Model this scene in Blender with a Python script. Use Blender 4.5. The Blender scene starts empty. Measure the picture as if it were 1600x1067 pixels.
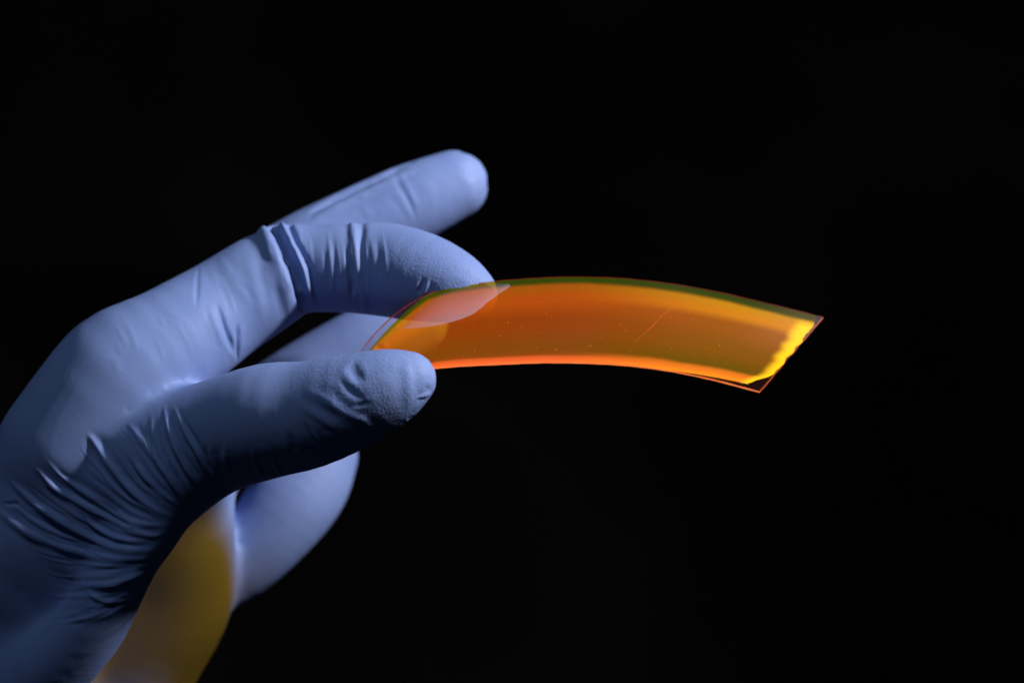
import bpy, math, random
import numpy as np
from mathutils import Vector
from mathutils.bvhtree import BVHTree

random.seed(7)
rng = np.random.default_rng(7)
sc = bpy.context.scene
col = sc.collection

# ------------------------------------------------------------------ camera
# 1 unit = 1 metre.  x right, y away from the camera, z up.
DIST = 0.60                       # lens to the plane of the film
MPP = 0.222 / 1600.0              # metres per photo pixel in that plane
cam_d = bpy.data.cameras.new("camera")
cam = bpy.data.objects.new("camera", cam_d)
col.objects.link(cam)
cam.location = (0, -DIST, 0)
cam.rotation_euler = (math.radians(90), 0, 0)
cam_d.sensor_width = 36.0
cam_d.lens = 36.0 * DIST / 0.222
cam_d.clip_start = 0.01
cam_d.clip_end = 20
cam_d.dof.use_dof = True
cam_d.dof.focus_distance = DIST - 0.003
cam_d.dof.aperture_fstop = 8.5
sc.camera = cam

# ------------------------------------------------------------------ world, lamps, exposure
w = bpy.data.worlds.new("World")
sc.world = w
w.use_nodes = True
w.node_tree.nodes["Background"].inputs[0].default_value = (0.50, 0.66, 1.0, 1)
w.node_tree.nodes["Background"].inputs[1].default_value = 0.009

def area(name, loc, target, power, size, color):
    d = bpy.data.lights.new(name, 'AREA')
    d.shape = 'DISK'
    d.size = size
    d.energy = power
    d.color = color
    o = bpy.data.objects.new(name, d)
    col.objects.link(o)
    o.location = loc
    o.rotation_euler = (Vector(target) - Vector(loc)).to_track_quat('-Z', 'Y').to_euler()
    return o

AZ, EL = math.radians(20.5), math.radians(34.5)      # the lamp stands right of the hand, raised, a little on the camera side
KEY_DIR = Vector((math.cos(EL) * math.cos(AZ), -math.cos(EL) * math.sin(AZ), math.sin(EL)))
area("key_lamp", Vector((-0.03, 0.02, -0.01)) + KEY_DIR * 0.60, (-0.03, 0.02, -0.01), 6.7, 0.055, (0.98, 0.96, 1.0))
area("fill_lamp", (-0.21, -0.31, 0.46), (-0.085, 0.0, -0.045), 0.66, 0.14, (0.62, 0.80, 1.0))  # added fill, stands for no actual lamp: lifts the dark thumb and its base

sc.view_settings.view_transform = 'Standard'
sc.view_settings.look = 'None'
sc.view_settings.exposure = 0
sc.view_settings.gamma = 1
sc.cycles.use_denoising = True
sc.cycles.max_bounces = 10
sc.cycles.transparent_max_bounces = 16

# ------------------------------------------------------------------ helpers
def P(px, py, d=0.0):
    """point at a photo position, d millimetres behind the plane of the film"""
    k = (DIST + d / 1000.0) / DIST
    return np.array([(px - 800.0) * MPP * k, d / 1000.0, (533.5 - py) * MPP * k])

def R(r, d=0.0):
    return r * MPP * (DIST + d / 1000.0) / DIST

def catmull(pts, n):
    """Catmull-Rom through rows of numbers, n steps per span"""
    p = np.asarray(pts, float)
    p = np.vstack([2 * p[0] - p[1], p, 2 * p[-1] - p[-2]])
    out = []
    for i in range(1, len(p) - 2):
        for k in range(n):
            t = k / n
            a, b, c, e = p[i - 1], p[i], p[i + 1], p[i + 2]
            out.append(0.5 * (2 * b + (c - a) * t + (2 * a - 5 * b + 4 * c - e) * t * t + (3 * b - a - 3 * c + e) * t ** 3))
    out.append(p[-2])
    return np.array(out)

def mesh_obj(name, verts, faces, mat, parent=None, smooth=True):
    me = bpy.data.meshes.new(name)
    me.from_pydata([tuple(v) for v in verts], [], [tuple(f) for f in faces])
    if smooth:
        me.polygons.foreach_set("use_smooth", np.ones(len(me.polygons), dtype=bool))
    me.materials.append(mat)
    o = bpy.data.objects.new(name, me)
    col.objects.link(o)
    o.parent = parent
    return o

def new_mat(name):
    m = bpy.data.materials.new(name)
    m.use_nodes = True
    nt = m.node_tree
    nt.nodes.clear()
    return m, nt, nt.nodes, nt.links

def ramp(nodes, stops, interp='LINEAR'):
    r = nodes.new('ShaderNodeValToRGB')
    r.color_ramp.interpolation = interp
    el = r.color_ramp.elements
    while len(el) < len(stops):
        el.new(0.5)
    for e, (p, c) in zip(el, stops):
        e.position = p
        e.color = (*c, 1) if len(c) == 3 else c
    return r

# ------------------------------------------------------------------ materials
def glove_material():
    m, nt, N, L = new_mat("blue_nitrile")
    out = N.new('ShaderNodeOutputMaterial')
    b = N.new('ShaderNodeBsdfPrincipled')
    tc = N.new('ShaderNodeTexCoord')
    grip = N.new('ShaderNodeAttribute'); grip.attribute_name = "grip"
    # uneven, slightly cloudy rubber colour
    n1 = N.new('ShaderNodeTexNoise'); n1.inputs['Scale'].default_value = 45; n1.inputs['Detail'].default_value = 5
    L.new(tc.outputs['Object'], n1.inputs['Vector'])
    cr = ramp(N, [(0.3, (0.142, 0.206, 0.425)), (0.7, (0.170, 0.238, 0.470))])
    L.new(n1.outputs['Fac'], cr.inputs['Fac'])
    L.new(cr.outputs['Color'], b.inputs['Base Color'])
    n2 = N.new('ShaderNodeTexNoise'); n2.inputs['Scale'].default_value = 160; n2.inputs['Detail'].default_value = 4
    L.new(tc.outputs['Object'], n2.inputs['Vector'])
    mr = N.new('ShaderNodeMapRange'); mr.inputs['To Min'].default_value = 0.50; mr.inputs['To Max'].default_value = 0.66
    L.new(n2.outputs['Fac'], mr.inputs['Value']); L.new(mr.outputs['Result'], b.inputs['Roughness'])
    b.inputs['Specular IOR Level'].default_value = 0.22
    b.inputs['Sheen Weight'].default_value = 0.0
    # grip texture of the fingertips
    v = N.new('ShaderNodeTexNoise'); v.inputs['Scale'].default_value = 1800; v.inputs['Detail'].default_value = 2
    v.inputs['Distortion'].default_value = 0.6
    L.new(tc.outputs['Object'], v.inputs['Vector'])
    mul = N.new('ShaderNodeMath'); mul.operation = 'MULTIPLY'
    L.new(v.outputs['Fac'], mul.inputs[0]); L.new(grip.outputs['Fac'], mul.inputs[1])
    bp1 = N.new('ShaderNodeBump'); bp1.inputs['Strength'].default_value = 0.42; bp1.inputs['Distance'].default_value = 0.00035
    L.new(mul.outputs[0], bp1.inputs['Height'])
    # fine film-like relief everywhere
    n3 = N.new('ShaderNodeTexNoise'); n3.inputs['Scale'].default_value = 700; n3.inputs['Detail'].default_value = 4
    L.new(tc.outputs['Object'], n3.inputs['Vector'])
    bp2 = N.new('ShaderNodeBump'); bp2.inputs['Strength'].default_value = 0.12; bp2.inputs['Distance'].default_value = 0.0002
    L.new(n3.outputs['Fac'], bp2.inputs['Height']); L.new(bp1.outputs['Normal'], bp2.inputs['Normal'])
    L.new(bp2.outputs['Normal'], b.inputs['Normal'])
    L.new(b.outputs['BSDF'], out.inputs['Surface'])
    return m

def backdrop_material():
    m, nt, N, L = new_mat("black_cloth")
    out = N.new('ShaderNodeOutputMaterial')
    b = N.new('ShaderNodeBsdfPrincipled')
    tc = N.new('ShaderNodeTexCoord')
    n = N.new('ShaderNodeTexNoise'); n.inputs['Scale'].default_value = 3.0; n.inputs['Detail'].default_value = 3
    L.new(tc.outputs['Object'], n.inputs['Vector'])
    cr = ramp(N, [(0.4, (0.002, 0.002, 0.003)), (0.75, (0.012, 0.011, 0.010))])
    L.new(n.outputs['Fac'], cr.inputs['Fac']); L.new(cr.outputs['Color'], b.inputs['Base Color'])
    b.inputs['Roughness'].default_value = 1.0
    b.inputs['Specular IOR Level'].default_value = 0.0
    L.new(b.outputs['BSDF'], out.inputs['Surface'])
    return m

def emit_clear(name, emit, strength, trans, rough=0.2, gloss=0.02):
    """thin clear plastic that also gives off dye light of one colour"""
    m, nt, N, L = new_mat(name)
    out = N.new('ShaderNodeOutputMaterial')
    t = N.new('ShaderNodeBsdfTransparent'); t.inputs['Color'].default_value = (*trans, 1)
    e = N.new('ShaderNodeEmission'); e.inputs['Color'].default_value = (*emit, 1); e.inputs['Strength'].default_value = strength
    g = N.new('ShaderNodeBsdfGlossy'); g.inputs['Roughness'].default_value = rough
    a = N.new('ShaderNodeAddShader'); L.new(t.outputs[0], a.inputs[0]); L.new(e.outputs[0], a.inputs[1])
    mx = N.new('ShaderNodeMixShader')
    mx.inputs[0].default_value = gloss
    L.new(a.outputs[0], mx.inputs[1]); L.new(g.outputs[0], mx.inputs[2])
    L.new(mx.outputs[0], out.inputs['Surface'])
    return m

def dye_material():
    """fluorescent dye layer: u runs along the film, v from the upper edge to the lower one"""
    m, nt, N, L = new_mat("fluorescent_dye")
    out = N.new('ShaderNodeOutputMaterial')
    uv = N.new('ShaderNodeUVMap'); uv.uv_map = "UVMap"
    tc = N.new('ShaderNodeTexCoord')
    sep = N.new('ShaderNodeSeparateXYZ'); L.new(uv.outputs['UV'], sep.inputs[0])
    n = N.new('ShaderNodeTexNoise'); n.inputs['Scale'].default_value = 90; n.inputs['Detail'].default_value = 3
    L.new(tc.outputs['Object'], n.inputs['Vector'])
    def wobble(sock, amp):
        s = N.new('ShaderNodeMath'); s.operation = 'SUBTRACT'; L.new(n.outputs['Fac'], s.inputs[0]); s.inputs[1].default_value = 0.5
        k = N.new('ShaderNodeMath'); k.operation = 'MULTIPLY_ADD'; L.new(s.outputs[0], k.inputs[0]); k.inputs[1].default_value = amp; L.new(sock, k.inputs[2])
        return k.outputs[0]
    vv = wobble(sep.outputs['Y'], 0.03)
    uu = wobble(sep.outputs['X'], 0.006)
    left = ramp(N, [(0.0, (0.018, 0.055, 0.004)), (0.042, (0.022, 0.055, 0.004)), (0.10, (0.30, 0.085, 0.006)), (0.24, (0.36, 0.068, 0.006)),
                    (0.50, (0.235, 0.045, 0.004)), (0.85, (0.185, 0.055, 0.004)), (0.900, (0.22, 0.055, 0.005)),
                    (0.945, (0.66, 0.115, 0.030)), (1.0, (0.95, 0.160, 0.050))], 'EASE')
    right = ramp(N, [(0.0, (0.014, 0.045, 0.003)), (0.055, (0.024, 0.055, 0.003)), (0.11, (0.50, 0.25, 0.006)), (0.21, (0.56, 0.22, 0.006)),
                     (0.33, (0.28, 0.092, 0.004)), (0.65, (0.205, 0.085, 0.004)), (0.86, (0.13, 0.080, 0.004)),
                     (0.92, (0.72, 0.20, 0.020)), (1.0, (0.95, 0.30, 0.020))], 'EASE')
    L.new(vv, left.inputs['Fac']); L.new(vv, right.inputs['Fac'])  # bands near the upper edge paint in the far edge refracted through the film
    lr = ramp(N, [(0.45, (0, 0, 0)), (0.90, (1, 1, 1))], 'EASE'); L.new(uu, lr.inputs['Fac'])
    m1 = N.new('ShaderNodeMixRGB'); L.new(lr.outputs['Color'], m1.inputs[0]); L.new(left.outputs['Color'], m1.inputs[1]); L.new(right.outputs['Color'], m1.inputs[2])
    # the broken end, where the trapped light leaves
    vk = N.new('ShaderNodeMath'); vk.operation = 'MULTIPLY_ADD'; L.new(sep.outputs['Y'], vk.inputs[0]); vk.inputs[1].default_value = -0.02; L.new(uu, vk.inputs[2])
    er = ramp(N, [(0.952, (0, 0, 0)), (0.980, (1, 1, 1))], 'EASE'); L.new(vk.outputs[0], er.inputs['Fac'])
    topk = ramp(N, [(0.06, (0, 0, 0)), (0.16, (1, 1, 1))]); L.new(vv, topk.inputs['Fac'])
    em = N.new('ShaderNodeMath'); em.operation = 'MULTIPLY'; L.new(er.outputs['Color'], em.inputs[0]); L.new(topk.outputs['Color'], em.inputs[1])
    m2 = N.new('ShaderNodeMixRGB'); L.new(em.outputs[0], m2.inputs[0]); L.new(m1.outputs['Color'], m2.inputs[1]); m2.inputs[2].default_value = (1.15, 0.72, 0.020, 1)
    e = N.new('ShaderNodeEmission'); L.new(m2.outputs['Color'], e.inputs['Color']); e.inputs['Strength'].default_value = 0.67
    t = N.new('ShaderNodeBsdfTransparent'); t.inputs['Color'].default_value = (0.85, 0.59, 0.09, 1)
    g = N.new('ShaderNodeBsdfGlossy'); g.inputs['Roughness'].default_value = 0.22
    a = N.new('ShaderNodeAddShader'); L.new(t.outputs[0], a.inputs[0]); L.new(e.outputs[0], a.inputs[1])
    fr = N.new('ShaderNodeFresnel'); fr.inputs['IOR'].default_value = 1.22
    ge = N.new('ShaderNodeNewGeometry')
    fb = N.new('ShaderNodeMath'); fb.operation = 'SUBTRACT'; fb.inputs[0].default_value = 1.0; L.new(ge.outputs['Backfacing'], fb.inputs[1])
    fm = N.new('ShaderNodeMath'); fm.operation = 'MULTIPLY'; L.new(fr.outputs[0], fm.inputs[0]); L.new(fb.outputs[0], fm.inputs[1])
    mx = N.new('ShaderNodeMixShader'); L.new(fm.outputs[0], mx.inputs[0]); L.new(a.outputs[0], mx.inputs[1]); L.new(g.outputs[0], mx.inputs[2])
    L.new(mx.outputs[0], out.inputs['Surface'])
    return m

M_GLOVE = glove_material()
M_DYE = dye_material()
M_CLEAR = emit_clear("clear_plastic", (1.0, 0.16, 0.06), 0.006, (0.97, 0.92, 0.93))
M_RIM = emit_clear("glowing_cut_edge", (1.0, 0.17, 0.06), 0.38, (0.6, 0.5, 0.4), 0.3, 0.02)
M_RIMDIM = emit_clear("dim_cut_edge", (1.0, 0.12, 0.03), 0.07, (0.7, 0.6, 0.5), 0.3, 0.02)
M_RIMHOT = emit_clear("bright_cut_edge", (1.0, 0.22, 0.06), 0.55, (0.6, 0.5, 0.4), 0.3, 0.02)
M_SCRATCH = emit_clear("scratch_glow", (1.0, 0.13, 0.02), 0.5, (0.5, 0.4, 0.3), 0.3, 0.02)
M_DUST = emit_clear("dust_glow", (1.0, 0.26, 0.05), 0.42, (0.5, 0.4, 0.3), 0.5, 0.02)

# ------------------------------------------------------------------ background
bd = mesh_obj("backdrop", [(-3, 1.2, -2), (3, 1.2, -2), (3, 1.2, 2), (-3, 1.2, 2)], [(0, 1, 2, 3)], backdrop_material(), smooth=False)
bd["kind"] = "structure"

# ------------------------------------------------------------------ the gloved hand
# every row: photo x, photo y, radius (photo pixels), millimetres behind the film plane
THUMB = [(638, 592, 45, -16), (603, 606, 62, -15), (545, 628, 76, -12), (480, 648, 84, -7), (420, 657, 90, -3), (345, 680, 90, 3),
         (265, 712, 94, 9), (178, 764, 100, 16), (85, 850, 130, 26), (-5, 955, 160, 38), (-80, 1090, 215, 48), (-220, 1240, 220, 54)]
INDEX = [(738, 458, 41, 14), (705, 447, 58, 16), (655, 432, 70, 20), (600, 421, 73, 25), (545, 419, 70, 27), (490, 420, 68, 28.5), (452, 420, 72, 29), (425, 434, 77, 28),
         (392, 456, 79, 27), (340, 490, 82, 25), (265, 540, 92, 19), (190, 595, 102, 16), (110, 698, 104, 17)]
MIDDLE = [(708, 290, 55, 56), (650, 316, 62, 54), (560, 359, 66, 52), (480, 398, 68, 50), (380, 460, 70, 48), (260, 545, 76, 46), (150, 640, 95, 46)]
RING = [(655, 505, 46, 56), (610, 522, 56, 55), (555, 548, 61, 54), (465, 603, 63, 53), (370, 670, 66, 54), (260, 750, 84, 56)]
PINKY = [(500, 712, 60, 68), (480, 752, 68, 66), (452, 788, 71, 64), (417, 832, 66, 63), (370, 872, 66, 63), (300, 900, 78, 63)]
PALM = [
    [(190, 600, 96, 19), (88, 750, 106, 22), (-42, 945, 138, 32), (-230, 1100, 170, 46)],
    [(150, 640, 96, 50), (72, 814, 106, 56), (-62, 1012, 140, 60), (-230, 1140, 180, 60)],
    [(240, 760, 90, 60), (120, 900, 120, 66), (-20, 1060, 150, 66), (-200, 1200, 190, 62)],
    [(285, 720, 72, 49), (286, 830, 75, 47), (272, 930, 86, 53), (212, 1010, 102, 58), (120, 1120, 126, 64), (-60, 1260, 180, 56)],
    [(215, 790, 76, 51), (225, 870, 78, 51), (195, 960, 88, 54), (115, 1070, 115, 61)],
    [(262, 760, 50, 4), (231, 828, 44, 3), (203, 868, 43, 3), (176, 920, 44, 4), (150, 970, 46, 6), (112, 1015, 50, 9), (50, 1070, 60, 14), (-40, 1160, 80, 24)],
    [(-180, 1170, 210, 50), (-330, 1420, 190, 50), (-460, 1650, 200, 50)],
]

def chain(rows, n):
    c = catmull(rows, n)
    return [(P(a, b, d), R(r, d)) for a, b, r, d in c]

def chain_sdf(pts, ch):
    best = np.full(len(pts), 1e3, np.float32)
    for (a, ra), (b, rb) in zip(ch[:-1], ch[1:]):
        ab = (b - a).astype(np.float32)
        pa = pts - a.astype(np.float32)
        t = np.clip(pa @ ab / max(float(ab @ ab), 1e-12), 0, 1)
        q = pa - t[:, None] * ab
        d = np.sqrt((q * q).sum(1)) - (ra + (rb - ra) * t)
        np.minimum(best, d, out=best)
    return best

def smin(a, b, k):
    h = np.clip(0.5 + 0.5 * (b - a) / k, 0, 1)
    return b + (a - b) * h - k * h * (1 - h)

CH = {n: chain(r, 3) for n, r in dict(THUMB=THUMB, INDEX=INDEX, MIDDLE=MIDDLE, RING=RING, PINKY=PINKY).items()}
PCH = [chain(r, 5 if k in (3, 4) else 3) for k, r in enumerate(PALM)]

def hand_sdf(pts):
    pts = pts.astype(np.float32)
    palm = chain_sdf(pts, PCH[0])
    for c in PCH[1:]:
        palm = smin(palm, chain_sdf(pts, c), 0.010)
    out = None
    for n, k in (("THUMB", 0.009), ("INDEX", 0.008), ("MIDDLE", 0.006), ("RING", 0.006), ("PINKY", 0.003)):
        f = smin(chain_sdf(pts, CH[n]), palm, k)
        out = f if out is None else smin(out, f, 0.0016)
    return out

def surface_nets(lo, hi, h):
    """quads on the zero level of hand_sdf, found on a coarse grid first"""
    n = np.ceil((hi - lo) / h).astype(int) + 1
    n = (np.ceil((n - 1) / 4) * 4 + 1).astype(int)
    nc = (n - 1) // 4 + 1
    gc = np.stack(np.meshgrid(*[lo[i] + 4 * h * np.arange(nc[i]) for i in range(3)], indexing='ij'), -1).reshape(-1, 3)
    coarse = hand_sdf(gc).reshape(nc)
    up = np.repeat(np.repeat(np.repeat(coarse, 4, 0), 4, 1), 4, 2)[:n[0], :n[1], :n[2]]
    f = up.copy()
    idx = np.argwhere(np.abs(up) < 9.5 * h)
    vals = np.empty(len(idx), np.float32)
    for s in range(0, len(idx), 400000):
        vals[s:s + 400000] = hand_sdf(lo + idx[s:s + 400000] * h)
    f[idx[:, 0], idx[:, 1], idx[:, 2]] = vals
    ins = f < 0
    c8 = [(i, j, k) for i in (0, 1) for j in (0, 1) for k in (0, 1)]
    sl = lambda o: (slice(o[0], n[0] - 1 + o[0]), slice(o[1], n[1] - 1 + o[1]), slice(o[2], n[2] - 1 + o[2]))
    cnt = sum(ins[sl(o)].astype(np.int8) for o in c8)
    cells = np.argwhere((cnt > 0) & (cnt < 8))
    vid = -np.ones(n - 1, np.int64)
    vid[cells[:, 0], cells[:, 1], cells[:, 2]] = np.arange(len(cells))
    acc = np.zeros((len(cells), 3)); num = np.zeros(len(cells))
    for a in c8:
        for ax in range(3):
            if a[ax]:
                continue
            b = list(a); b[ax] = 1
            fa = f[cells[:, 0] + a[0], cells[:, 1] + a[1], cells[:, 2] + a[2]]
            fb = f[cells[:, 0] + b[0], cells[:, 1] + b[1], cells[:, 2] + b[2]]
            m = (fa < 0) != (fb < 0)
            t = np.where(m, fa / np.where(m, fa - fb, 1), 0)
            p = np.array(a, float)[None].repeat(len(cells), 0); p[:, ax] += t
            acc[m] += p[m]; num[m] += 1
    verts = lo + h * (cells + acc / num[:, None])
    faces = []
    for ax in range(3):
        u, v = (ax + 1) % 3, (ax + 2) % 3
        a = ins; s0 = [slice(None)] * 3; s1 = [slice(None)] * 3
        s0[ax] = slice(0, n[ax] - 1); s1[ax] = slice(1, n[ax])
        ch = ins[tuple(s0)] != ins[tuple(s1)]
        e = np.argwhere(ch)
        e = e[(e[:, u] > 0) & (e[:, v] > 0) & (e[:, u] < n[u] - 1) & (e[:, v] < n[v] - 1)]
        inside = ins[e[:, 0], e[:, 1], e[:, 2]]
        q = []
        for du, dv in ((1, 1), (0, 1), (0, 0), (1, 0)):
            c = e.copy(); c[:, u] -= du; c[:, v] -= dv
            q.append(vid[c[:, 0], c[:, 1], c[:, 2]])
        q = np.stack(q, 1)
        q[~inside] = q[~inside][:, ::-1]
        faces.append(q)
    return verts, np.vstack(faces)

allp = np.array([np.r_[p, r] for c in list(CH.values()) + PCH for p, r in c])
lo = np.array([-0.165, (allp[:, 1] - allp[:, 3]).min() - 0.006, -0.135])
hi = np.array([(allp[:, 0] + allp[:, 3]).max() + 0.006, (allp[:, 1] + allp[:, 3]).max() + 0.006, (allp[:, 2] + allp[:, 3]).max() + 0.006])
bv, bf = surface_nets(lo, hi, 0.00125)

# two rounds of smoothing subdivision, then the wrinkles of the rubber
base = bpy.data.meshes.new("hand_base")
base.from_pydata(bv.tolist(), [], bf.tolist())
tmp = bpy.data.objects.new("hand_base", base)
col.objects.link(tmp)
sm = tmp.modifiers.new("s", 'SMOOTH'); sm.iterations = 2; sm.factor = 0.5
sb = tmp.modifiers.new("d", 'SUBSURF'); sb.levels = 2; sb.render_levels = 2
dg = bpy.context.evaluated_depsgraph_get()
ev = tmp.evaluated_get(dg)
me = bpy.data.meshes.new_from_object(ev)
bpy.data.objects.remove(tmp); bpy.data.meshes.remove(base)
nv = len(me.vertices)
co = np.empty(nv * 3, np.float32); me.vertices.foreach_get("co", co); co = co.reshape(-1, 3).astype(np.float64)
nr = np.empty(nv * 3, np.float32); me.vertex_normals.foreach_get("vector", nr); nr = nr.reshape(-1, 3).astype(np.float64)
bvh = BVHTree.FromPolygons(bv.tolist(), bf.tolist())
EYE = np.array([0, -DIST, 0])

def on_skin(px, py):
    d = P(px, py, 0) - EYE
    d /= np.linalg.norm(d)
    h = bvh.ray_cast(Vector(EYE), Vector(d))
    return None if h[0] is None else np.array(h[0])

# (points, height mm, half width px, kind): 'r' ridge with hollows beside it, 'v' sunken crease, 's' step: left side of the line stays proud
FOLDS = [
    # index finger, middle joint; capitals: the fold runs on over the top of the finger
    ([(424, 349), (436, 370), (450, 400), (464, 436), (471, 470), (474, 494)], 3.0, 8, 'V'),
    ([(408, 353), (424, 390), (442, 434), (454, 490)], 1.2, 15, 'R'),
    ([(440, 350), (456, 385), (472, 414), (484, 452), (492, 490)], 1.3, 6, 'R'),
    ([(452, 351), (466, 384), (482, 420), (496, 470)], 1.0, 5, 'V'),
    ([(486, 348), (497, 372), (505, 400), (511, 440), (517, 490)], 1.7, 6, 'R'),
    ([(498, 349), (510, 380), (519, 420), (526, 470), (529, 492)], 1.3, 5, 'V'),
    ([(472, 349), (485, 390), (493, 432), (503, 484)], 0.9, 5, 'V'),
    ([(518, 350), (530, 395), (539, 436), (543, 490)], 1.2, 6, 'R'),
    ([(540, 380), (549, 430), (552, 490)], 0.9, 5, 'v'),
    ([(550, 350), (556, 400), (566, 450), (570, 490)], 0.7, 7, 'R'),
    # index finger, end joint
    ([(605, 345), (596, 368), (591, 400), (590, 440), (594, 490)], 3.2, 7, 'V'),
    ([(596, 345), (583, 372), (577, 410), (577, 450), (582, 490)], 1.1, 9, 'R'),
    ([(613, 346), (604, 372), (602, 400), (604, 440)], 0.9, 7, 'R'),
    ([(622, 350), (613, 380), (612, 410)], 0.4, 6, 'V'),
    ([(566, 350), (564, 400), (570, 470)], 0.5, 6, 'V'),
    ([(672, 432), (666, 448), (659, 468)], 0.8, 4, 'r'),
    ([(662, 430), (657, 448), (652, 462)], 0.5, 4, 'v'),
    # index finger, root
    ([(311, 408), (308, 440), (307, 487)], 0.25, 4, 'v'),
    ([(336, 467), (347, 500), (358, 532), (369, 560)], 0.6, 5, 'v'),
    ([(325, 470), (338, 510), (352, 550)], 0.3, 7, 'r'),
    ([(371, 500), (370, 530), (371, 567)], 0.7, 5, 'v'),
    ([(379, 389), (398, 440), (416, 520)], 0.14, 9, 'r'),
    ([(399, 375), (418, 430), (434, 500)], 0.14, 8, 'r'),
    ([(352, 400), (365, 440), (380, 490)], 0.12, 10, 'r'),
    # thumb, pad
    ([(541, 552), (534, 575), (548, 598), (564, 610), (583, 624)], 0.8, 8, 'r'),
    ([(527, 585), (540, 604), (557, 618), (575, 626)], 0.38, 7, 'v'),
    ([(555, 560), (552, 580), (570, 600)], 0.5, 9, 'v'),
    ([(462, 612), (480, 624), (500, 638), (522, 650), (540, 658)], 0.28, 9, 'v'),
    ([(474, 606), (505, 624), (530, 640), (560, 656), (588, 670)], 0.42, 9, 'r'),
    ([(460, 630), (484, 643), (507, 659), (531, 676)], 0.42, 8, 'r'),
    ([(470, 655), (484, 677), (501, 704)], 0.5, 6, 'v'),
    ([(480, 664), (495, 688), (509, 711)], 0.6, 5, 'r'),
    ([(446, 668), (456, 690), (462, 715)], 0.4, 6, 'v'),
    ([(590, 538), (601, 556), (613, 578)], 1.0, 5, 'v'),
    ([(600, 538), (611, 558), (622, 580)], 0.7, 5, 'r'),
    ([(549, 636), (566, 631), (580, 628)], 0.4, 4, 'v'),
    ([(632, 548), (637, 580), (640, 620), (636, 660)], 0.25, 9, 'r'),
    ([(662, 600), (668, 607), (676, 606)], 0.2, 5, 'v'),
    ([(648, 622), (665, 618), (682, 612)], 0.4, 4, 'r'),
    ([(640, 652), (650, 656)], 0.6, 4, 'v'),
    # thumb, root
    ([(254, 628), (262, 668), (276, 706), (296, 742), (318, 770)], 0.96, 5.8, 'r'),
    ([(268, 628), (286, 668), (306, 705), (320, 732), (331, 752)], 0.84, 5.8, 'r'),
    ([(328, 688), (330, 715), (342, 748)], 0.84, 4.6, 'r'),
    ([(278, 640), (300, 682), (322, 720)], 0.48, 4.6, 'v'),
    ([(235, 640), (240, 690), (262, 745), (292, 790)], 0.48, 6.9, 'r'),
    ([(350, 690), (352, 720), (362, 750)], 0.48, 5.8, 'r'),
    ([(392, 700), (400, 725), (410, 748)], 0.42, 5.8, 'r'),
    ([(420, 705), (432, 728), (440, 744)], 0.42, 5.8, 'r'),
    # ball of the thumb
    ([(134, 676), (142, 684), (154, 702), (172, 728), (204, 766), (240, 796), (278, 812)], 0.99, 6.9, 'r'),
    ([(46, 724), (62, 738), (84, 762), (128, 788), (190, 821), (234, 837), (262, 832)], 0.99, 6.9, 'r'),
    ([(12, 745), (24, 760), (62, 793), (119, 831), (181, 858), (252, 862)], 0.99, 6.9, 'r'),
    ([(-20, 790), (4, 804), (48, 836), (105, 858), (166, 871), (240, 874)], 0.81, 8.0, 'r'),
    ([(68, 712), (92, 742), (124, 765), (160, 790), (210, 818), (262, 824)], 0.96, 5.8, 'r'),
    ([(204, 712), (220, 738), (242, 764), (284, 796)], 0.84, 5.8, 'r'),
    ([(196, 655), (222, 690), (256, 738), (290, 784)], 0.54, 6.9, 'r'),
    ([(90, 911), (157, 914), (200, 906), (234, 892)], 0.84, 6.9, 'r'),
    ([(128, 914), (148, 934), (172, 941), (206, 937)], 0.54, 4.6, 'r'),
    ([(95, 969), (157, 964), (210, 940)], 0.42, 6.9, 'r'),
    ([(124, 792), (146, 822), (188, 842), (250, 848)], 0.72, 4.6, 'r'),
    ([(105, 892), (150, 890), (200, 884), (240, 876)], 0.48, 5.8, 'v'),
    ([(0, 787), (34, 787)], 0.48, 3.4, 'v'),
    ([(150, 1005), (190, 975), (215, 945)], 0.24, 5.8, 'r'),
    # middle finger
    ([(482, 345), (500, 336), (560, 306), (620, 278), (665, 258)], 0.7, 9, 'r'),
    ([(478, 336), (500, 323), (560, 293), (620, 265), (655, 250)], 1.3, 9, 'v'),
    ([(600, 300), (622, 322), (640, 352)], 0.12, 9, 'v'),
    ([(655, 268), (672, 300), (684, 335)], 0.10, 12, 'r'),
    ([(700, 240), (738, 248), (757, 272), (756, 306)], 0.7, 16, 'r'),
    ([(715, 252), (734, 264), (742, 292)], 0.22, 8, 'v'),
    ([(612, 262), (624, 290), (640, 318), (652, 350)], 0.22, 6, 'v'),
    ([(622, 262), (636, 292), (654, 330)], 0.18, 6, 'r'),
    ([(738, 262), (752, 284), (748, 312)], 0.25, 6, 'r'),
    ([(560, 318), (580, 340), (592, 362)], 0.12, 7, 'r'),
]
def vnoise(p, seed):
    """cheap smooth value noise on points"""
    r = np.random.default_rng(seed)
    tab = r.random(4096)
    i = np.floor(p).astype(np.int64); f = p - i; f = f * f * (3 - 2 * f)
    def h(a, b, c):
        return tab[(a * 73856093 ^ b * 19349663 ^ c * 83492791) & 4095]
    x, y, z = i[:, 0], i[:, 1], i[:, 2]
    o = 0
    for dx in (0, 1):
        for dy in (0, 1):
            for dz in (0, 1):
                wgt = (f[:, 0] if dx else 1 - f[:, 0]) * (f[:, 1] if dy else 1 - f[:, 1]) * (f[:, 2] if dz else 1 - f[:, 2])
                o = o + wgt * h(x + dx, y + dy, z + dz)
    return o - 0.5

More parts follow.
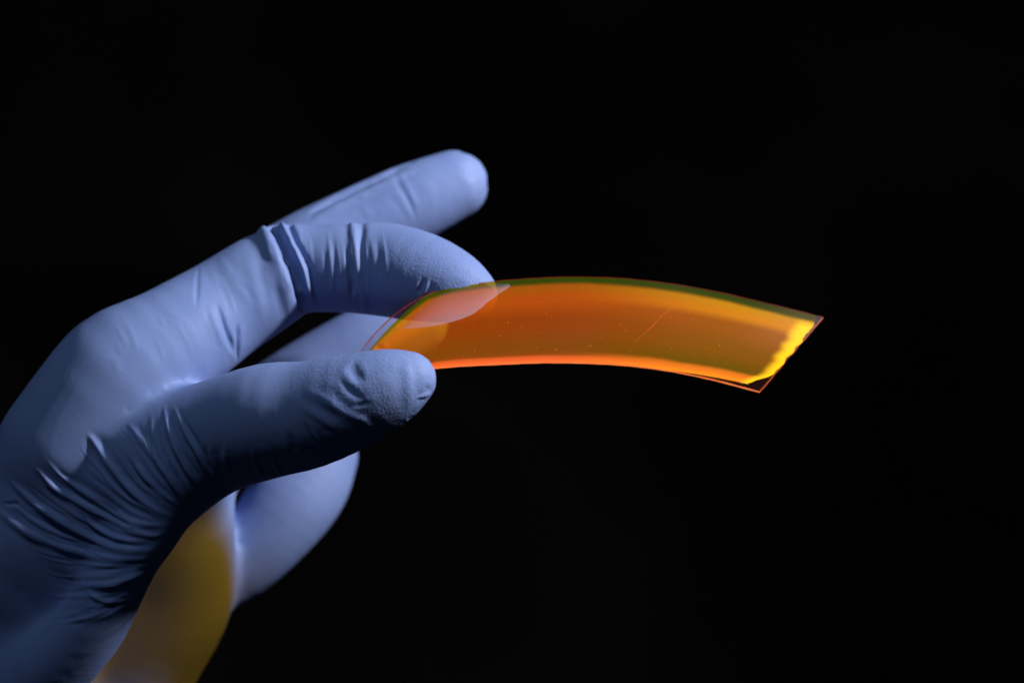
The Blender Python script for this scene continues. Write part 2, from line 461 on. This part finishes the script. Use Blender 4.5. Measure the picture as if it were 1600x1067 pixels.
# finer folds between the large ones, fanning out of the web of the thumb
FAN = [[(350, 690), (352, 720), (362, 750)], [(328, 688), (330, 715), (342, 748)], [(268, 628), (286, 668), (306, 705), (331, 752)],
       [(254, 628), (262, 668), (276, 706), (318, 770)], [(235, 640), (240, 690), (262, 745), (292, 790)], [(196, 655), (222, 690), (256, 738), (290, 784)],
       [(139, 675), (172, 728), (204, 766), (278, 812)], [(68, 712), (124, 765), (210, 818), (262, 824)], [(46, 724), (128, 788), (190, 821), (262, 832)],
       [(12, 745), (62, 793), (181, 858), (252, 862)], [(-20, 790), (48, 836), (166, 871), (240, 874)], [(30, 880), (90, 905), (157, 908), (234, 890)],
       [(40, 940), (100, 940), (160, 935), (222, 915)], [(30, 1000), (90, 985), (150, 968), (205, 945)]]
def even(c, n=8):
    c = catmull(c, 6)
    q = np.r_[0, np.cumsum(np.linalg.norm(np.diff(c, axis=0), axis=1))]
    t = np.linspace(0, q[-1], n)
    return np.stack([np.interp(t, q, c[:, 0]), np.interp(t, q, c[:, 1])], 1)
for ca, cb in zip(FAN[2:-1], FAN[3:]):
    ea, eb = even(ca), even(cb)
    for t in (0.3, 0.55, 0.8):
        c = ea + (eb - ea) * (t + rng.uniform(-0.1, 0.1)) + rng.normal(0, 1.8, ea.shape)
        i0 = rng.integers(0, 3); i1 = 8 - rng.integers(0, 2)
        FOLDS.append(([tuple(q) for q in c[i0:i1]], float(rng.uniform(0.18, 0.42)), float(rng.uniform(2.8, 4.2)), 'r' if rng.random() < 0.75 else 'v'))
# stretch lines round the index finger
for x in np.arange(432, 600, 8.5):
    x = x + rng.uniform(-3, 3); y0 = 350 + rng.uniform(0, 30); y1 = rng.uniform(430, 488); lean = rng.uniform(4, 16)
    FOLDS.append(([(x, y0), (x + lean * 0.6, (y0 + y1) / 2 + rng.uniform(-4, 4)), (x + lean, y1)], float(rng.uniform(0.12, 0.34)), float(rng.uniform(3, 4.5)), 'r' if rng.random() < 0.6 else 'v'))
for k in range(16):
    t = rng.uniform(0, 1); x = 170 + 240 * t; y = 520 - 140 * t + rng.uniform(-25, 45); ln = rng.uniform(25, 70)
    FOLDS.append(([(x, y), (x + 0.30 * ln, y + 0.55 * ln), (x + 0.42 * ln, y + ln)], float(rng.uniform(0.05, 0.11)), float(rng.uniform(4, 8)), 'r'))
disp = np.zeros(nv)
fid = 0
for pts, amp, wpx, kind in FOLDS:
    c = catmull(pts, 5)
    s3 = [on_skin(x, y) for x, y in c]
    keep = [q for q in s3 if q is not None]
    if len(keep) < 2:
        continue
    s3 = np.array(keep)
    # drop points that fell onto another finger behind
    ok = [s3[0]]
    for q in s3[1:]:
        if np.linalg.norm(q - ok[-1]) < 0.012:
            ok.append(q)
    s3 = np.array(ok)
    if len(s3) < 2:
        continue
    wd = wpx * MPP
    cen = s3.mean(0); rad = np.linalg.norm(s3 - cen, axis=1).max() + 5 * wd
    sel = np.where(((co - cen) ** 2).sum(1) < rad * rad)[0]
    if not len(sel):
        continue
    p = co[sel]
    best = np.full(len(sel), 1e3); along = np.zeros(len(sel))
    ns = len(s3) - 1
    for i in range(ns):
        a, b = s3[i], s3[i + 1]; ab = b - a
        t = np.clip((p - a) @ ab / max(ab @ ab, 1e-14), 0, 1)
        d = np.linalg.norm(p - a - t[:, None] * ab, axis=1)
        m = d < best
        best[m] = d[m]; along[m] = (i + t[m]) / ns
    fid += 1
    nz = vnoise(p * 420 + 17.3 * fid, 11)                       # uneven line, uneven height
    best = np.abs(best + 0.5 * wd * nz)
    taper = np.clip(np.minimum(along * 2.3 + (1.0 if kind in 'RV' else 0.0), (1 - along) * 3.2 + (0.25 if kind in 'RV' else 0.0)), 0, 1)
    taper = taper * taper * (3 - 2 * taper) * (1 + 0.7 * vnoise(p * 190 + 5.1 * fid, 12))
    wloc = wd * (0.55 + 0.45 * np.clip(taper, 0, 1))
    g1 = np.exp(-(best / wloc) ** 2); g2 = np.exp(-(best / (2.4 * wloc)) ** 2)
    if kind in 'rR':
        disp[sel] += amp * 0.001 * taper * (g1 - 0.55 * g2)
    else:
        disp[sel] -= amp * 0.001 * taper * (g1 - 0.30 * g2)

disp += 0.0003 * vnoise(co * 70, 1) + 0.00004 * vnoise(co * 240, 2)
co2 = co + nr * disp[:, None]
me.vertices.foreach_set("co", co2.astype(np.float32).ravel())
# grip texture on the pads of thumb and index finger
def nearpad(c, lo_r, hi_r):
    d = np.linalg.norm(co - c, axis=1)
    return np.clip((hi_r - d) / (hi_r - lo_r), 0, 1)
g = np.maximum(nearpad(P(600, 610, -9), 0.014, 0.024), nearpad(P(700, 440, 14), 0.013, 0.020))
g = np.maximum(g, nearpad(P(700, 300, 36), 0.010, 0.018) * 0.4)
at = me.attributes.new("grip", 'FLOAT', 'POINT')
at.data.foreach_set("value", g.astype(np.float32))
me.polygons.foreach_set("use_smooth", np.ones(len(me.polygons), dtype=bool))
me.materials.clear(); me.materials.append(M_GLOVE)
me.name = "gloved_hand"
me.update()
hand = bpy.data.objects.new("gloved_hand", me)
col.objects.link(hand)
hand["label"] = "hand in a blue rubber glove pinching the orange film strip between thumb and index finger"
hand["category"] = "hand"

# ------------------------------------------------------------------ the fluorescent film strip
TOP = catmull([(552, 580, 5), (562, 553, 6), (580, 528, 7), (600, 507, 7.5), (622, 488, 8), (655, 467, 8), (700, 450, 8), (780, 439, 9), (850, 434, 11), (920, 433, 13), (1000, 437.5, 15), (1100, 452, 18), (1200, 474.5, 20), (1286, 496, 22)], 8)
BOT = catmull([(556, 592, -3), (575, 600, -5), (600, 592, -6), (630, 584, -6), (684, 575, -5), (760, 570, -2), (860, 566.5, 2), (950, 569, 6), (1030, 577, 8), (1110, 592.5, 10), (1187, 612.5, 12)], 8)

def resample(c, n):
    s = np.r_[0, np.cumsum(np.linalg.norm(np.diff(c[:, :2], axis=0), axis=1))]
    q = np.linspace(0, s[-1], n)
    return np.stack([np.interp(q, s, c[:, i]) for i in range(c.shape[1])], 1)

NU, NV = 260, 48
TOPR, BOTR = resample(TOP, NU), resample(BOT, NU)

def film_px(u, v):
    a = np.array([np.interp(u * (NU - 1), np.arange(NU), TOPR[:, i]) for i in range(3)])
    b = np.array([np.interp(u * (NU - 1), np.arange(NU), BOTR[:, i]) for i in range(3)])
    q = a + (b - a) * v
    q[2] -= 1.2 * math.sin(math.pi * v)          # slight belly
    return q

def film_pt(u, v, lift=0.0):
    x, y, d = film_px(u, v)
    return P(x, y, d + lift)

film = bpy.data.objects.new("film_strip", None)
film.location = Vector(P(*film_px(0.5, 0.5)))
film.empty_display_size = 0.02
col.objects.link(film)
film["label"] = "curved strip of glowing orange fluorescent film held between gloved thumb and index finger"
film["category"] = "film strip"
FO = np.array(film.location)

def slab(name, uf, vf, nu, nv_, thick, lift, mat):
    """closed sheet on the film surface; uf(i, j) and vf(i, j) give film coordinates for grid fractions"""
    front, back, uvs = [], [], []
    for i in range(nu):
        for j in range(nv_):
            a, b = i / (nu - 1), j / (nv_ - 1)
            u, v = uf(a, b), vf(a, b)
            front.append(film_pt(u, v, lift) - FO); back.append(film_pt(u, v, lift + thick) - FO); uvs.append((a, b))
    n = nu * nv_
    F = []
    for i in range(nu - 1):
        for j in range(nv_ - 1):
            k = i * nv_ + j
            F.append((k, k + 1, k + nv_ + 1, k + nv_))
            F.append((n + k, n + k + nv_, n + k + nv_ + 1, n + k + 1))
    ring = [i * nv_ for i in range(nu)] + [(nu - 1) * nv_ + j for j in range(1, nv_)] + [i * nv_ + nv_ - 1 for i in range(nu - 2, -1, -1)] + [j for j in range(nv_ - 2, 0, -1)]
    allv = front + back
    w0 = len(allv); nr_ = len(ring)
    allv = allv + [front[k] for k in ring] + [back[k] for k in ring]      # own vertices for the side walls: crisp edges
    uvs_w = [uvs[k] for k in ring]
    for i in range(nr_):
        j = (i + 1) % nr_
        F.append((w0 + i, w0 + j, w0 + nr_ + j, w0 + nr_ + i))
    o = mesh_obj(name, allv, F, mat, film)
    me_ = o.data
    uvl = me_.uv_layers.new(name="UVMap")
    allu = uvs + uvs + uvs_w + uvs_w
    for lp in me_.loops:
        uvl.data[lp.index].uv = allu[lp.vertex_index]
    return o

# inner dyed layer: starts inside the clear margin on the left and ends in a ragged break on the right
jag = vnoise(np.stack([np.linspace(0, 14, 200), np.zeros(200), np.zeros(200)], 1), 5) + 0.5 * vnoise(np.stack([np.linspace(0, 40, 200), np.zeros(200), np.zeros(200)], 1), 6)
def dye_u(a, b):
    end = 0.9975 - 0.010 * max(0.0, 1 - b / 0.10) * 1.4 - 0.038 * max(0.0, (b - 0.82) / 0.18) ** 1.2 + 0.006 * np.interp(b, np.linspace(0, 1, 200), jag)
    return 0.012 + (end - 0.012) * a
def dye_v(a, b):
    top = 0.24 * max(0.0, 1 - a / 0.20) ** 0.9 + 0.006
    low = 0.995 - 0.05 * max(0.0, (a - 0.80) / 0.20)
    return top + (low - top) * b
slab("dyed_layer", dye_u, dye_v, 220, 44, 0.5, 0.0, M_DYE)
slab("clear_plate", lambda a, b: a, lambda a, b: b, 160, 12, 0.5, 0.55, M_CLEAR)

def tube(name, pts, rad, mat, sides=6):
    V, F = [], []
    pts = [np.asarray(p) for p in pts]
    for i, p in enumerate(pts):
        t = pts[min(i + 1, len(pts) - 1)] - pts[max(i - 1, 0)]
        t = t / (np.linalg.norm(t) + 1e-12)
        n1 = np.cross(t, (0, 1, 0)); n1 /= np.linalg.norm(n1) + 1e-12
        n2 = np.cross(t, n1)
        r = rad(i / (len(pts) - 1)) if callable(rad) else rad
        for k in range(sides):
            an = 2 * math.pi * k / sides
            V.append(p + r * (math.cos(an) * n1 + math.sin(an) * n2) - FO)
    for i in range(len(pts) - 1):
        for k in range(sides):
            a = i * sides + k; b = i * sides + (k + 1) % sides
            F.append((a, b, b + sides, a + sides))
    F.append(tuple(range(sides))[::-1]); F.append(tuple((len(pts) - 1) * sides + k for k in range(sides)))
    return mesh_obj(name, V, F, mat, film)

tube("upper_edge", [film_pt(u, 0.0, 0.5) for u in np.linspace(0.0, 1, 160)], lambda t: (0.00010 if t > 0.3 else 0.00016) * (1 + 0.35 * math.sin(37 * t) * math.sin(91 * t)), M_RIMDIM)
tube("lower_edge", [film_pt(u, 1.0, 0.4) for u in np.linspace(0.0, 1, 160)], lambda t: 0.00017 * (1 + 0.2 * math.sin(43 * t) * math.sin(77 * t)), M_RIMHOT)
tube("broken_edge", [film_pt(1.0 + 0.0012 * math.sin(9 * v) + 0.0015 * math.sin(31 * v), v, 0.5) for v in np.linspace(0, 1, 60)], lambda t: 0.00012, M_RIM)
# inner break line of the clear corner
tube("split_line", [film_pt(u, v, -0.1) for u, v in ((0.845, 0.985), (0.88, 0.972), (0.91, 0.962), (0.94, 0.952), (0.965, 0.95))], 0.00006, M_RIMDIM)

# pale patch painted on the film for the lit finger showing in it
m, nt, N, L = new_mat("lit_finger_tint")
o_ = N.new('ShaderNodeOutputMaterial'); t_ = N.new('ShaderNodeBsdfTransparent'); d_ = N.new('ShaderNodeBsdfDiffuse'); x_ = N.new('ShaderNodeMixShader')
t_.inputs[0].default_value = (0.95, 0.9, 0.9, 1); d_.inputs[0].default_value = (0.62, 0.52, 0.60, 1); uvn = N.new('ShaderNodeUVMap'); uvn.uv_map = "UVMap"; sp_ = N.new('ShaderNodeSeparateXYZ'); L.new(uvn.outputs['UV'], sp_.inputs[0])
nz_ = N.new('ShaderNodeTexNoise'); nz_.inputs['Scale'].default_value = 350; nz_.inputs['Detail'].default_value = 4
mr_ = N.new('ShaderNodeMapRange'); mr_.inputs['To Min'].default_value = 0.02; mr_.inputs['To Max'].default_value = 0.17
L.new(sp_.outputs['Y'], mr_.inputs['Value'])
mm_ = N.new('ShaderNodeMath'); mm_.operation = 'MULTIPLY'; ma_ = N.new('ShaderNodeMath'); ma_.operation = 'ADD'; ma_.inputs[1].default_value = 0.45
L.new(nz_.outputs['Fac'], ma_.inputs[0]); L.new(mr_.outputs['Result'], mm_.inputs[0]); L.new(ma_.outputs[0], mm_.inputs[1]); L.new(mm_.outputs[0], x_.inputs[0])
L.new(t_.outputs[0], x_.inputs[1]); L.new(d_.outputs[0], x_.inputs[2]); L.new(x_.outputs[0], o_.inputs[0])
def px_to_film(px, py):
    best = None
    for u in np.linspace(0, 1, 400):
        a = film_px(u, 0); b = film_px(u, 1)
        e = b[:2] - a[:2]; q = np.array([px, py]) - a[:2]
        cr = abs(e[0] * q[1] - e[1] * q[0]) / np.linalg.norm(e)
        v = q @ e / (e @ e)
        if best is None or cr < best[0]:
            best = (cr, u, v)
    return best[1], best[2]
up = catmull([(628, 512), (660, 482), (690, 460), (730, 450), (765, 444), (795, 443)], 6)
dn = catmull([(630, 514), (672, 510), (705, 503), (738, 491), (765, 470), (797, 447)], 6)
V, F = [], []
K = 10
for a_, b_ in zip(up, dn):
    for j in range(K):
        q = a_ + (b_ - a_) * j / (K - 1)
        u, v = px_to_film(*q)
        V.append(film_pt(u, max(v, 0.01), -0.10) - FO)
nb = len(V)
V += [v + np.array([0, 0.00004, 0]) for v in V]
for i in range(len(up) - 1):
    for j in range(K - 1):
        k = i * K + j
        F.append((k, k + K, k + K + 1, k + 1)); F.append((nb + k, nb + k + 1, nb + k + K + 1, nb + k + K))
pp = mesh_obj("lit_finger_patch", V, F, m, film)
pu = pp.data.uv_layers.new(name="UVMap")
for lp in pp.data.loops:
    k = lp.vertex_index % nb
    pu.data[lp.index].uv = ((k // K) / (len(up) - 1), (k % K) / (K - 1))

# long scratch
sc_pts = [(992, 534), (1002, 525), (1014, 515), (1026, 503), (1033, 494), (1045, 485), (1052, 478), (1056, 474)]
tube("scratch", [film_pt(*px_to_film(x, y), -0.06) for x, y in catmull(sc_pts, 3)], lambda t: 0.00002 + 0.00006 * math.sin(math.pi * min(1, t * 1.05)) * (0.6 + 0.4 * math.sin(23 * t)), M_SCRATCH, 5)

# dust and small nicks: too small to pick apart
V, F = [], []
for k in range(230):
    u = rng.uniform(0.16, 0.97); v = rng.uniform(0.08, 0.90)
    c = film_pt(u, v, -0.05) - FO
    s = rng.uniform(0.00003, 0.00009) * (1.8 if rng.random() < 0.1 else 1)
    an = rng.uniform(0, math.pi); st = 1 + 2.2 * rng.random() ** 2
    ax = np.array([math.cos(an), 0, math.sin(an)]); bx = np.array([-math.sin(an), 0, math.cos(an)])
    n0 = len(V)
    V += [c + ax * s * st, c + bx * s * 0.7, c - ax * s * st, c - bx * s * 0.7, c + np.array([0, -s * 0.6, 0]), c + np.array([0, s * 0.3, 0])]
    for a, b in ((0, 1), (1, 2), (2, 3), (3, 0)):
        F += [(n0 + a, n0 + b, n0 + 4), (n0 + b, n0 + a, n0 + 5)]
dust = mesh_obj("dust", V, F, M_DUST, film)
dust["kind"] = "stuff"
